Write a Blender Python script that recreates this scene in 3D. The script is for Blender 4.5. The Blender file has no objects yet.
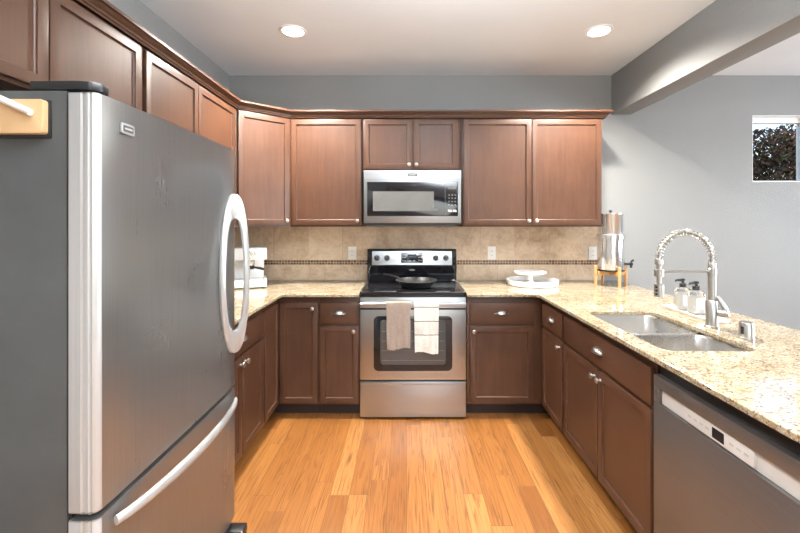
import bpy, bmesh, math, random
from mathutils import Vector, Matrix

random.seed(7)
SC = bpy.context.scene
COL = SC.collection
PI = math.pi

# ------------------------------------------------------------------ camera
EYE = 1.4248
FPX = 392.0
cam_d = bpy.data.cameras.new('camera')
cam = bpy.data.objects.new('camera', cam_d)
COL.objects.link(cam)
cam.location = (0, 0, EYE)
cam.rotation_euler = (PI / 2, 0, 0)
cam_d.sensor_width = 36.0
cam_d.lens = FPX / 800 * 36.0
cam_d.shift_x = -6.5 / 800
cam_d.shift_y = -43.5 / 800
cam_d.clip_start = 0.02
SC.camera = cam

# ------------------------------------------------------------------ exposure, world, sun, window light
SC.view_settings.view_transform = 'Standard'
SC.view_settings.look = 'None'
SC.view_settings.gamma = 1.0
SC.view_settings.use_curve_mapping = False
SC.view_settings.exposure = 0.16

world = bpy.data.worlds.new('sky')
SC.world = world
world.use_nodes = True
wn = world.node_tree
sky = wn.nodes.new('ShaderNodeTexSky')
sky.sky_type = 'NISHITA'
sky.sun_disc = False
sky.sun_elevation = math.radians(42)
sky.sun_rotation = math.radians(115)
wn.links.new(sky.outputs[0], wn.nodes['Background'].inputs[0])
wn.nodes['Background'].inputs[1].default_value = 0.4

sun_d = bpy.data.lights.new('sun', 'SUN')
sun_d.energy = 3.0
sun_d.angle = 0.01
sun_d.color = (1.0, 0.95, 0.86)
sun = bpy.data.objects.new('sun', sun_d)
COL.objects.link(sun)
sun.rotation_euler = (math.radians(48), 0, math.radians(62))


def area_light(name, loc, rot, sx, sy, power, color):
    d = bpy.data.lights.new(name, 'AREA')
    d.shape = 'RECTANGLE'
    d.size = sx
    d.size_y = sy
    d.energy = power
    d.color = color
    o = bpy.data.objects.new(name, d)
    o.location = loc
    o.rotation_euler = rot
    COL.objects.link(o)
    return o


# added area lights for assumed daylight, in unseen wall openings behind and right
area_light('assumed_rear_daylight', (1.3, -3.42, 1.6), (PI / 2, 0, 0), 3.2, 1.4, 45, (0.90, 0.96, 1.0))
area_light('assumed_right_daylight', (5.42, 0.9, 1.5), (PI / 2, 0, PI / 2), 2.4, 1.5, 200, (0.86, 0.93, 1.0))
# added unseen area light aimed upward to brighten and neutralise the ceiling
area_light('added_ceiling_fill', (0.3, 0.55, 2.2), (PI, 0, 0), 0.5, 0.5, 190, (0.90, 0.96, 1.0))
LAMP_W = 112
LAMP_COL = (1.0, 0.94, 0.86)


# ------------------------------------------------------------------ node materials
def new_mat(name):
    m = bpy.data.materials.new(name)
    m.use_nodes = True
    nt = m.node_tree
    return m, nt, nt.nodes['Principled BSDF']


class N:
    """tiny node-graph helper"""
    def __init__(self, nt):
        self.nt = nt

    def node(self, t, **kw):
        n = self.nt.nodes.new(t)
        for k, v in kw.items():
            setattr(n, k, v)
        return n

    def put(self, sock, v):
        if v is None:
            return
        if isinstance(v, bpy.types.NodeSocket):
            self.nt.links.new(v, sock)
        else:
            sock.default_value = v

    def math(self, op, a, b=None, c=None, clamp=False):
        n = self.node('ShaderNodeMath', operation=op, use_clamp=clamp)
        self.put(n.inputs[0], a)
        self.put(n.inputs[1], b)
        self.put(n.inputs[2], c)
        return n.outputs[0]

    def coords(self, kind='Object'):
        if kind == 'World':
            return self.node('ShaderNodeNewGeometry').outputs['Position']
        return self.node('ShaderNodeTexCoord').outputs[kind]

    def sep(self, v):
        n = self.node('ShaderNodeSeparateXYZ')
        self.put(n.inputs[0], v)
        return n.outputs

    def comb(self, x, y, z):
        n = self.node('ShaderNodeCombineXYZ')
        self.put(n.inputs[0], x)
        self.put(n.inputs[1], y)
        self.put(n.inputs[2], z)
        return n.outputs[0]

    def scale(self, v, s):
        n = self.node('ShaderNodeMapping')
        self.put(n.inputs[0], v)
        n.inputs['Scale'].default_value = s
        return n.outputs[0]

    def noise(self, v, scale, detail=3, rough=0.55, dist=0.0):
        n = self.node('ShaderNodeTexNoise')
        self.put(n.inputs['Vector'], v)
        n.inputs['Scale'].default_value = scale
        n.inputs['Detail'].default_value = detail
        n.inputs['Roughness'].default_value = rough
        n.inputs['Distortion'].default_value = dist
        return n.outputs[0]

    def white(self, v):
        n = self.node('ShaderNodeTexWhiteNoise', noise_dimensions='3D')
        self.put(n.inputs['Vector'], v)
        return n.outputs['Value']

    def ramp(self, f, stops, interp='LINEAR'):
        n = self.node('ShaderNodeValToRGB')
        n.color_ramp.interpolation = interp
        e = n.color_ramp.elements
        while len(e) < len(stops):
            e.new(0.5)
        for el, (p, c) in zip(e, stops):
            el.position = p
            el.color = (c[0], c[1], c[2], 1)
        self.put(n.inputs[0], f)
        return n.outputs[0]

    def mix(self, f, a, b, mode='MIX'):
        n = self.node('ShaderNodeMix', data_type='RGBA', blend_type=mode)
        self.put(n.inputs[0], f)
        for s, v in ((n.inputs[6], a), (n.inputs[7], b)):
            if isinstance(v, tuple) and len(v) == 3:
                v = (v[0], v[1], v[2], 1)
            self.put(s, v)
        return n.outputs[2]

    def bump(self, h, strength, dist):
        n = self.node('ShaderNodeBump')
        n.inputs['Strength'].default_value = strength
        n.inputs['Distance'].default_value = dist
        self.put(n.inputs['Height'], h)
        return n.outputs[0]

    def remap(self, v, lo, hi):
        n = self.node('ShaderNodeMapRange')
        self.put(n.inputs[0], v)
        n.inputs[3].default_value = lo
        n.inputs[4].default_value = hi
        return n.outputs[0]


def plain(name, col, rough=0.5, metal=0.0, spec=0.5, coat=0.0, vary=0.06, vscale=14, bump=0.0, bscale=200):
    m, nt, p = new_mat(name)
    g = N(nt)
    co = g.coords()
    n = g.noise(co, vscale, 3)
    c = g.ramp(n, [(0.3, tuple(x * (1 - vary) for x in col)), (0.7, tuple(min(1, x * (1 + vary)) for x in col))])
    g.put(p.inputs['Base Color'], c)
    p.inputs['Roughness'].default_value = rough
    p.inputs['Metallic'].default_value = metal
    p.inputs['Specular IOR Level'].default_value = spec
    p.inputs['Coat Weight'].default_value = coat
    if bump:
        g.put(p.inputs['Normal'], g.bump(g.noise(co, bscale, 2), bump, 0.002))
    return m


def paint(name, col, bump=0.25, rough=0.55, bscale=130):
    m, nt, p = new_mat(name)
    g = N(nt)
    co = g.coords('World')
    c = g.ramp(g.noise(co, 1.4, 2), [(0.3, tuple(x * .97 for x in col)), (0.7, tuple(x * 1.03 for x in col))])
    g.put(p.inputs['Base Color'], c)
    p.inputs['Roughness'].default_value = rough
    h = g.noise(co, bscale, 2, 0.5)
    g.put(p.inputs['Normal'], g.bump(h, bump, 0.004))
    return m


def wood_stain(name, dark, light, rough=0.42, axis='Z'):
    m, nt, p = new_mat(name)
    g = N(nt)
    co = g.coords()
    s = {'Z': (22, 22, 1.6), 'X': (1.6, 22, 22), 'Y': (22, 1.6, 22)}[axis]
    v = g.scale(co, s)
    n1 = g.noise(v, 1.6, 5, 0.6, 0.8)
    n2 = g.noise(co, 5, 3, 0.5)
    f = g.math('ADD', g.math('MULTIPLY', n1, 0.6), g.math('MULTIPLY', n2, 0.4))
    c = g.ramp(f, [(0.32, dark), (0.68, light)])
    g.put(p.inputs['Base Color'], c)
    g.put(p.inputs['Roughness'], g.remap(n1, rough - .05, rough + .08))
    p.inputs['Coat Weight'].default_value = 0.1
    p.inputs['Coat Roughness'].default_value = 0.3
    p.inputs['Specular IOR Level'].default_value = 0.4
    g.put(p.inputs['Normal'], g.bump(n1, 0.04, 0.002))
    return m


def steel(name, col=(0.55, 0.55, 0.55), rough=0.28, axis='Z', smudge=0.1, aniso=0.0, metal=1.0):
    m, nt, p = new_mat(name)
    g = N(nt)
    co = g.coords()
    s = {'Z': (400, 400, 3), 'X': (3, 400, 400), 'Y': (400, 3, 400)}[axis]
    br = g.noise(g.scale(co, s), 1.0, 2, 0.5)
    sm = g.noise(co, 5.0, 5, 0.6, 0.6)
    r = g.math('ADD', g.math('MULTIPLY', g.math('SUBTRACT', sm, 0.5), smudge * 2), rough)
    r = g.math('ADD', r, g.math('MULTIPLY', g.math('SUBTRACT', br, 0.5), 0.08))
    g.put(p.inputs['Roughness'], r)
    c = g.ramp(br, [(0.3, tuple(x * .94 for x in col)), (0.7, tuple(min(1, x * 1.05) for x in col))])
    g.put(p.inputs['Base Color'], c)
    p.inputs['Metallic'].default_value = metal
    if aniso:
        p.inputs['Anisotropic'].default_value = aniso
    g.put(p.inputs['Normal'], g.bump(br, 0.02, 0.001))
    return m


def mat_floor():
    m, nt, p = new_mat('oak_plank_floor')
    g = N(nt)
    o = g.sep(g.coords('World'))
    xs = g.math('DIVIDE', o[0], 0.1)
    colr = g.math('FLOOR', xs)
    fx = g.math('FRACT', xs)
    off = g.white(g.comb(colr, 3.1, 0))
    ys = g.math('ADD', g.math('DIVIDE', o[1], 1.05), g.math('MULTIPLY', off, 7.3))
    row = g.math('FLOOR', ys)
    fy = g.math('FRACT', ys)
    idv = g.white(g.comb(colr, row, 1.7))
    idv2 = g.white(g.comb(row, colr, 9.2))
    # grain
    gx = g.math('ADD', g.math('MULTIPLY', o[0], 26), g.math('MULTIPLY', idv, 37))
    gy = g.math('ADD', g.math('MULTIPLY', o[1], 1.25), g.math('MULTIPLY', idv2, 53))
    gv = g.comb(gx, gy, g.math('MULTIPLY', idv, 11))
    base = g.noise(gv, 0.55, 2, 0.5, 0.5)
    rings = g.math('FRACT', g.math('MULTIPLY', base, 13.0))
    rings = g.math('POWER', rings, 3.0)
    fine = g.noise(g.comb(g.math('MULTIPLY', gx, 5), g.math('MULTIPLY', gy, 2.5), idv), 1.2, 3, 0.6)
    tone = g.ramp(idv, [(0.0, (0.16, 0.056, 0.012)), (0.3, (0.25, 0.096, 0.022)),
                        (0.75, (0.31, 0.130, 0.033)), (1.0, (0.38, 0.175, 0.053))])
    tone = g.mix(g.math('MULTIPLY', rings, 0.62), tone, (0.11, 0.036, 0.008))
    tone = g.mix(g.math('MULTIPLY', g.math('SUBTRACT', fine, 0.3, clamp=True), 0.6), tone, (0.25, 0.095, 0.025))
    pore = g.noise(g.comb(g.math('MULTIPLY', gx, 9), g.math('MULTIPLY', gy, 3.0), idv), 1.0, 2, 0.5)
    tone = g.mix(g.ramp(pore, [(0.57, (0, 0, 0)), (0.67, (.8, .8, .8))]), tone, (0.10, 0.034, 0.009))
    # knots and dark flecks
    kn = g.noise(g.comb(g.math('MULTIPLY', gx, .5), g.math('MULTIPLY', gy, 2.2), 0.3), 1.1, 2, 0.4)
    kn = g.ramp(kn, [(0.70, (0, 0, 0)), (0.80, (1, 1, 1))])
    tone = g.mix(kn, tone, (0.12, 0.042, 0.012))
    ex = g.math('MINIMUM', fx, g.math('SUBTRACT', 1.0, fx))
    ey = g.math('MULTIPLY', g.math('MINIMUM', fy, g.math('SUBTRACT', 1.0, fy)), 10.5)
    e = g.math('MINIMUM', ex, ey)
    gap = g.math('SUBTRACT', 1.0, g.math('DIVIDE', e, 0.024, clamp=True), clamp=True)
    tone = g.mix(g.math('MULTIPLY', gap, 0.9), tone, (0.09, 0.035, 0.01))
    g.put(p.inputs['Base Color'], tone)
    g.put(p.inputs['Roughness'], g.remap(fine, 0.26, 0.46))
    p.inputs['Coat Weight'].default_value = 0.15
    p.inputs['Coat Roughness'].default_value = 0.25
    h = g.math('SUBTRACT', g.math('MULTIPLY', fine, 0.2), gap)
    g.put(p.inputs['Normal'], g.bump(h, 0.25, 0.002))
    return m


def mat_granite():
    m, nt, p = new_mat('speckled_granite')
    g = N(nt)
    co = g.coords('World')
    st = g.scale(co, (0.7, 1.0, 1.0))
    big = g.noise(st, 11, 4, 0.6, 0.8)
    mid = g.noise(st, 75, 4, 0.65, 0.6)
    fine = g.noise(st, 190, 3, 0.6)
    c = g.ramp(big, [(0.3, (0.26, 0.195, 0.108)), (0.5, (0.335, 0.28, 0.18)), (0.7, (0.375, 0.345, 0.27))])
    c = g.mix(g.ramp(mid, [(0.50, (0, 0, 0)), (0.62, (1, 1, 1))]), c, (0.17, 0.105, 0.048))
    c = g.mix(g.ramp(fine, [(0.58, (0, 0, 0)), (0.66, (.9, .9, .9))]), c, (0.16, 0.10, 0.055))
    vo = g.node('ShaderNodeTexVoronoi')
    g.put(vo.inputs['Vector'], st)
    vo.inputs['Scale'].default_value = 210
    sp = g.white(vo.outputs['Color'])
    c = g.mix(g.ramp(sp, [(0.91, (0, 0, 0)), (0.94, (1, 1, 1))]), c, (0.085, 0.05, 0.035))
    c = g.mix(g.ramp(sp, [(0.10, (.7, .7, .7)), (0.14, (0, 0, 0))]), c, (0.45, 0.43, 0.37))
    g.put(p.inputs['Base Color'], c)
    p.inputs['Roughness'].default_value = 0.06
    p.inputs['Specular IOR Level'].default_value = 0.6
    return m


def mat_tile():
    """12 inch travertine-look tiles, joints placed in world space along the wall"""
    m, nt, p = new_mat('beige_wall_tile')
    g = N(nt)
    pos = g.coords('World')
    o = g.sep(pos)
    along = g.math('ADD', o[0], o[1])          # back wall: y constant; left wall: x constant
    w = 0.3065
    upper = g.math('GREATER_THAN', o[2], 1.07)
    shift = g.math('MULTIPLY', upper, 0.1533)
    s = g.math('DIVIDE', g.math('ADD', g.math('SUBTRACT', along, 0.963 + 3.486 - 0.1533), shift), w)
    s = g.math('ADD', s, g.math('MULTIPLY', upper, -1.0))
    fx = g.math('FRACT', s)
    ex = g.math('MINIMUM', fx, g.math('SUBTRACT', 1.0, fx))
    zz = g.math('MINIMUM', g.math('ABSOLUTE', g.math('SUBTRACT', o[2], 1.398)), g.math('ABSOLUTE', g.math('SUBTRACT', o[2], 0.918)))
    e = g.math('MINIMUM', g.math('MULTIPLY', ex, w), zz)
    gap = g.math('SUBTRACT', 1.0, g.math('DIVIDE', e, 0.0035, clamp=True), clamp=True)
    tid = g.white(g.comb(g.math('FLOOR', s), upper, 0.5))
    n = g.noise(pos, 9, 5, 0.65, 0.7)
    n2 = g.noise(pos, 45, 3, 0.6)
    f = g.math('ADD', g.math('MULTIPLY', n, 0.65), g.math('MULTIPLY', n2, 0.2))
    f = g.math('ADD', f, g.math('MULTIPLY', tid, 0.14))
    c = g.ramp(f, [(0.32, (0.38, 0.26, 0.165)), (0.52, (0.56, 0.42, 0.295)), (0.7, (0.68, 0.55, 0.41))])
    c = g.mix(gap, c, (0.36, 0.29, 0.22))
    g.put(p.inputs['Base Color'], c)
    p.inputs['Roughness'].default_value = 0.38
    g.put(p.inputs['Normal'], g.bump(g.math('SUBTRACT', g.math('MULTIPLY', n2, 0.15), gap), 0.3, 0.003))
    return m


def mat_mosaic():
    m, nt, p = new_mat('brown_glass_mosaic')
    g = N(nt)
    o = g.sep(g.coords('World'))
    w = 0.0222
    sx = g.math('DIVIDE', g.math('ADD', o[0], o[1]), w * 1.15)
    sz = g.math('DIVIDE', g.math('SUBTRACT', o[2], 1.051), w)
    fx = g.math('FRACT', sx)
    fz = g.math('FRACT', sz)
    e = g.math('MINIMUM', g.math('MINIMUM', fx, g.math('SUBTRACT', 1.0, fx)), g.math('MINIMUM', fz, g.math('SUBTRACT', 1.0, fz)))
    gap = g.math('LESS_THAN', e, 0.11)
    tid = g.white(g.comb(g.math('FLOOR', sx), g.math('FLOOR', sz), 2.0))
    c = g.ramp(tid, [(0.0, (0.06, 0.03, 0.018)), (0.5, (0.12, 0.062, 0.036)), (1.0, (0.22, 0.13, 0.08))])
    c = g.mix(gap, c, (0.34, 0.26, 0.18))
    g.put(p.inputs['Base Color'], c)
    g.put(p.inputs['Roughness'], g.math('ADD', g.math('MULTIPLY', gap, 0.5), 0.15))
    return m


def mat_glass(name, tint=(1, 1, 1), rough=0.0, ior=1.45):
    m, nt, p = new_mat(name)
    p.inputs['Base Color'].default_value = (*tint, 1)
    p.inputs['Transmission Weight'].default_value = 1.0
    p.inputs['Roughness'].default_value = rough
    p.inputs['IOR'].default_value = ior
    g = N(nt)
    g.put(p.inputs['Roughness'], g.remap(g.noise(g.coords(), 30, 2), rough, rough + 0.01))
    return m


def emissive(name, col, strength):
    m, nt, p = new_mat(name)
    p.inputs['Base Color'].default_value = (*col, 1)
    p.inputs['Emission Color'].default_value = (*col, 1)
    p.inputs['Emission Strength'].default_value = strength
    return m


def mat_towel(name, col, stripe=None, zs=()):
    m, nt, p = new_mat(name)
    g = N(nt)
    o = g.sep(g.coords('World'))
    n = g.noise(g.coords('World'), 60, 4, 0.7)
    c = g.ramp(n, [(0.3, tuple(x * .82 for x in col)), (0.7, tuple(min(1, x * 1.1) for x in col))])
    if stripe:
        for z in zs:
            hit = g.math('LESS_THAN', g.math('ABSOLUTE', g.math('SUBTRACT', o[2], z)), 0.0028)
            c = g.mix(hit, c, stripe)
    g.put(p.inputs['Base Color'], c)
    p.inputs['Roughness'].default_value = 0.95
    p.inputs['Specular IOR Level'].default_value = 0.1
    p.inputs['Sheen Weight'].default_value = 0.3
    g.put(p.inputs['Normal'], g.bump(g.noise(g.coords('World'), 420, 2), 0.5, 0.002))
    return m


def mat_leaves():
    m, nt, p = new_mat('dark_tree_leaves')
    g = N(nt)
    ge = g.node('ShaderNodeNewGeometry')
    c = g.ramp(ge.outputs['Random Per Island'], [(0.0, (0.06, 0.04, 0.03)), (0.45, (0.16, 0.09, 0.06)),
                                                (0.75, (0.24, 0.14, 0.09)), (0.9, (0.10, 0.13, 0.04)), (1.0, (0.34, 0.24, 0.16))])
    g.put(p.inputs['Base Color'], c)
    p.inputs['Roughness'].default_value = 0.75
    p.inputs['Specular IOR Level'].default_value = 0.15
    return m


M = {}
M['wall'] = paint('grey_wall_paint', (0.235, 0.238, 0.235), 0.55)
M['ceiling'] = paint('white_ceiling_paint', (0.73, 0.77, 0.80), 0.12, 0.7)
M['beam'] = M['wall']
M['white'] = plain('white_paint', (0.8, 0.8, 0.79), 0.4, vary=0.02)
M['floor'] = mat_floor()
M['granite'] = mat_granite()
M['tile'] = mat_tile()
M['mosaic'] = mat_mosaic()
M['cab'] = wood_stain('brown_stained_maple', (0.052, 0.0208, 0.0105), (0.086, 0.037, 0.0185))
M['cab_h'] = wood_stain('brown_stained_maple_crosswise', (0.052, 0.0208, 0.0105), (0.086, 0.037, 0.0185), axis='X')
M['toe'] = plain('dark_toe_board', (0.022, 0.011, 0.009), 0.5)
M['nickel'] = steel('satin_nickel', (0.46, 0.445, 0.42), 0.34, smudge=0.03)
M['steel'] = steel('brushed_steel', (0.42, 0.435, 0.445), 0.3, 'X', 0.05)
M['steel_v'] = steel('smudged_fridge_steel', (0.29, 0.295, 0.295), 0.31, 'Z', 0.09, 0.0, 0.85)
M['steel_edge'] = steel('fridge_door_edge_metal', (0.45, 0.455, 0.455), 0.38, 'Z', 0.04, 0.0, 0.45)
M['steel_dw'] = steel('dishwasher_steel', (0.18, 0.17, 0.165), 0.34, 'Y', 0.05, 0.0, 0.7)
M['sinksteel'] = steel('sink_steel', (0.60, 0.59, 0.57), 0.28, 'Y', 0.06)
M['chrome'] = steel('polished_steel', (0.80, 0.81, 0.82), 0.16, 'Z', 0.02, 0.0, 0.9)
M['handle'] = steel('silver_handle_metal', (0.43, 0.435, 0.435), 0.34, 'Z', 0.04, 0.0, 0.45)
M['lightplast'] = plain('light_grey_plastic', (0.55, 0.55, 0.54), 0.4, vary=0.02)
M['fridge_side'] = plain('charcoal_textured_side', (0.056, 0.058, 0.058), 0.42, vary=0.12, vscale=5, bump=0.12, bscale=260)
M['black'] = plain('black_plastic', (0.012, 0.012, 0.013), 0.35)
M['blackgloss'] = plain('black_glass', (0.008, 0.008, 0.010), 0.06, spec=0.6)
M['ovenglass'] = plain('dark_oven_glass', (0.06, 0.06, 0.058), 0.08, spec=0.7)
M['mesh'] = plain('grey_window_mesh', (0.11, 0.11, 0.105), 0.4, spec=0.3)
M['marking'] = plain('pale_control_marking', (0.42, 0.42, 0.41), 0.5)
M['display'] = plain('dim_blue_display', (0.03, 0.05, 0.075), 0.15)
M['slotblack'] = plain('matte_black_display', (0.010, 0.010, 0.012), 0.5, spec=0.2)
M['iron'] = plain('black_cast_iron', (0.022, 0.021, 0.021), 0.38, bump=0.1)
M['burner'] = plain('grey_burner_print', (0.05, 0.05, 0.053), 0.15)
M['outlet'] = plain('white_outlet_plastic', (0.72, 0.70, 0.66), 0.35, vary=0.02)
M['slot'] = plain('dark_slot', (0.05, 0.045, 0.04), 0.6)
M['ceramic'] = plain('white_ceramic', (0.82, 0.81, 0.79), 0.18, vary=0.02, coat=0.3)
M['traywhite'] = plain('white_tray_enamel', (0.80, 0.79, 0.77), 0.3, vary=0.02)
M['bamboo'] = plain('bamboo_wood', (0.56, 0.30, 0.115), 0.45, vary=0.15, vscale=30)
M['palewood'] = plain('pale_birch_wood', (0.60, 0.40, 0.21), 0.5, vary=0.08, vscale=9)
M['machinewhite'] = plain('white_machine_shell', (0.78, 0.79, 0.80), 0.3, vary=0.02)
M['soap'] = plain('pearly_liquid_soap', (0.80, 0.78, 0.74), 0.2, vary=0.04)
M['bottle'] = mat_glass('clear_bottle', (0.97, 0.98, 0.98), 0.02)
M['label'] = plain('white_bottle_label', (0.86, 0.86, 0.85), 0.5, vary=0.02)
M['pane'] = mat_glass('window_pane_glass', (1, 1, 1), 0.0, 1.02)
M['towel_a'] = mat_towel('taupe_terry', (0.30, 0.235, 0.195))
M['towel_b'] = mat_towel('white_cotton', (0.74, 0.73, 0.68), (0.13, 0.12, 0.11), (0.829, 0.730, 0.634))
M['lens'] = emissive('lamp_lens', (1.0, 0.95, 0.86), 9.0)
M['leaves'] = mat_leaves()
M['bark'] = plain('tree_bark', (0.07, 0.05, 0.038), 0.9, vary=0.3)
M['lawn'] = plain('lawn_grass', (0.07, 0.11, 0.03), 0.9, vary=0.3)


# ------------------------------------------------------------------ mesh helpers
ORG = {}


def finish(bm, smooth_deg=35):
    bmesh.ops.recalc_face_normals(bm, faces=bm.faces)
    lim = math.radians(smooth_deg)
    for f in bm.faces:
        f.smooth = True
    for e in bm.edges:
        if len(e.link_faces) != 2 or e.calc_face_angle(0) > lim:
            e.smooth = False


def obj(name, bm, mat, parent=None, mats=None):
    """link one bmesh (world coordinates) as one mesh object"""
    finish(bm)
    if parent is not None:
        org = ORG[parent.name]
    else:
        xs = [v.co.x for v in bm.verts]
        ys = [v.co.y for v in bm.verts]
        zs = [v.co.z for v in bm.verts]
        org = Vector(((min(xs) + max(xs)) / 2, (min(ys) + max(ys)) / 2, min(zs)))
    bmesh.ops.translate(bm, verts=bm.verts, vec=-org)
    me = bpy.data.meshes.new(name)
    bm.to_mesh(me)
    bm.free()
    for mm in (mats or [mat]):
        me.materials.append(mm)
    o = bpy.data.objects.new(name, me)
    COL.objects.link(o)
    ORG[o.name] = org
    if parent is not None:
        o.parent = parent
    else:
        o.location = org
    return o


def thing(name, label, cat, loc, group=None):
    o = bpy.data.objects.new(name, None)
    o.empty_display_size = 0.05
    COL.objects.link(o)
    o.location = loc
    ORG[o.name] = Vector(loc)
    o['label'] = label
    o['category'] = cat
    if group:
        o['group'] = group
    return o


def tag(o, label, cat, group=None):
    o['label'] = label
    o['category'] = cat
    if group:
        o['group'] = group
    return o


def struct(o):
    o['kind'] = 'structure'
    return o


def B():
    return bmesh.new()


def add_box(bm, x0, x1, y0, y1, z0, z1, bev=0.0, seg=2, mi=0):
    x0, x1 = sorted((x0, x1))
    y0, y1 = sorted((y0, y1))
    z0, z1 = sorted((z0, z1))
    t = bmesh.new()
    bmesh.ops.create_cube(t, size=1)
    for v in t.verts:
        v.co = Vector(((x0 + x1) / 2 + v.co.x * (x1 - x0), (y0 + y1) / 2 + v.co.y * (y1 - y0), (z0 + z1) / 2 + v.co.z * (z1 - z0)))
    if bev:
        bmesh.ops.bevel(t, geom=list(t.edges), offset=bev, segments=seg, profile=0.6, affect='EDGES')
    merge(bm, t, mi)
    return bm


def merge(bm, t, mi=0, mat=None):
    mp = {}
    for v in t.verts:
        mp[v] = bm.verts.new(mat @ v.co if mat is not None else v.co)
    for f in t.faces:
        try:
            nf = bm.faces.new([mp[v] for v in f.verts])
            nf.material_index = mi if mi else f.material_index
        except ValueError:
            pass
    t.free()


def box(x0, x1, y0, y1, z0, z1, bev=0.0, seg=2):
    return add_box(B(), x0, x1, y0, y1, z0, z1, bev, seg)


def add_prism(bm, pts, z0, z1):
    """extrude a plan polygon upwards"""
    a = [bm.verts.new((p[0], p[1], z0)) for p in pts]
    b = [bm.verts.new((p[0], p[1], z1)) for p in pts]
    n = len(pts)
    bm.faces.new(a[::-1])
    bm.faces.new(b)
    for i in range(n):
        bm.faces.new((a[i], a[(i + 1) % n], b[(i + 1) % n], b[i]))
    return bm


def add_lathe(bm, prof, n=32, mat=None, cap=True):
    """prof: (r, z) list; spun about local Z, then transformed by mat"""
    mat = mat or Matrix.Identity(4)
    rings = []
    for r, z in prof:
        if r < 1e-6:
            rings.append([bm.verts.new(mat @ Vector((0, 0, z)))])
        else:
            rings.append([bm.verts.new(mat @ Vector((r * math.cos(2 * PI * k / n), r * math.sin(2 * PI * k / n), z))) for k in range(n)])
    for a, b in zip(rings, rings[1:]):
        for k in range(n):
            k2 = (k + 1) % n
            if len(a) == 1 and len(b) == 1:
                continue
            if len(a) == 1:
                bm.faces.new((a[0], b[k], b[k2]))
            elif len(b) == 1:
                bm.faces.new((a[k], a[k2], b[0]))
            else:
                bm.faces.new((a[k], a[k2], b[k2], b[k]))
    if cap:
        for r in (rings[0], rings[-1]):
            if len(r) > 2:
                bm.faces.new(r)
    return bm


def T(x, y, z):
    return Matrix.Translation((x, y, z))


def towards(p, d):
    """matrix that puts local +Z along d, origin at p"""
    return Matrix.Translation(p) @ Vector(d).to_track_quat('Z', 'Y').to_matrix().to_4x4()


def add_tube(bm, pts, r, n=12, closed=False, flat=None):
    """round tube along points; r a number or list; flat = (a, b) ellipse factors"""
    pts = [Vector(p) for p in pts]
    m = len(pts)
    rs = r if isinstance(r, (list, tuple)) else [r] * m
    tang = []
    for i in range(m):
        if closed:
            t = pts[(i + 1) % m] - pts[(i - 1) % m]
        else:
            t = pts[min(i + 1, m - 1)] - pts[max(i - 1, 0)]
        tang.append(t.normalized())
    up = Vector((0, 0, 1)) if abs(tang[0].z) < 0.9 else Vector((0, 1, 0))
    nrm = (up - tang[0] * up.dot(tang[0])).normalized()
    rings = []
    for i in range(m):
        t = tang[i]
        nrm = (nrm - t * nrm.dot(t)).normalized()
        bi = t.cross(nrm)
        fa, fb = flat or (1, 1)
        rings.append([bm.verts.new(pts[i] + (nrm * math.cos(2 * PI * k / n) * fa + bi * math.sin(2 * PI * k / n) * fb) * rs[i]) for k in range(n)])
    rng = range(m if closed else m - 1)
    for i in rng:
        a, b = rings[i], rings[(i + 1) % m]
        for k in range(n):
            bm.faces.new((a[k], a[(k + 1) % n], b[(k + 1) % n], b[k]))
    if not closed:
        bm.faces.new(rings[0][::-1])
        bm.faces.new(rings[-1])
    return bm


def rrect(u0, u1, v0, v1, r, n=6):
    """rounded rectangle outline"""
    pts = []
    for cx, cy, a0 in ((u1 - r, v0 + r, -PI / 2), (u1 - r, v1 - r, 0), (u0 + r, v1 - r, PI / 2), (u0 + r, v0 + r, PI)):
        for k in range(n + 1):
            a = a0 + PI / 2 * k / n
            pts.append((cx + r * math.cos(a), cy + r * math.sin(a)))
    return pts


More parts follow.
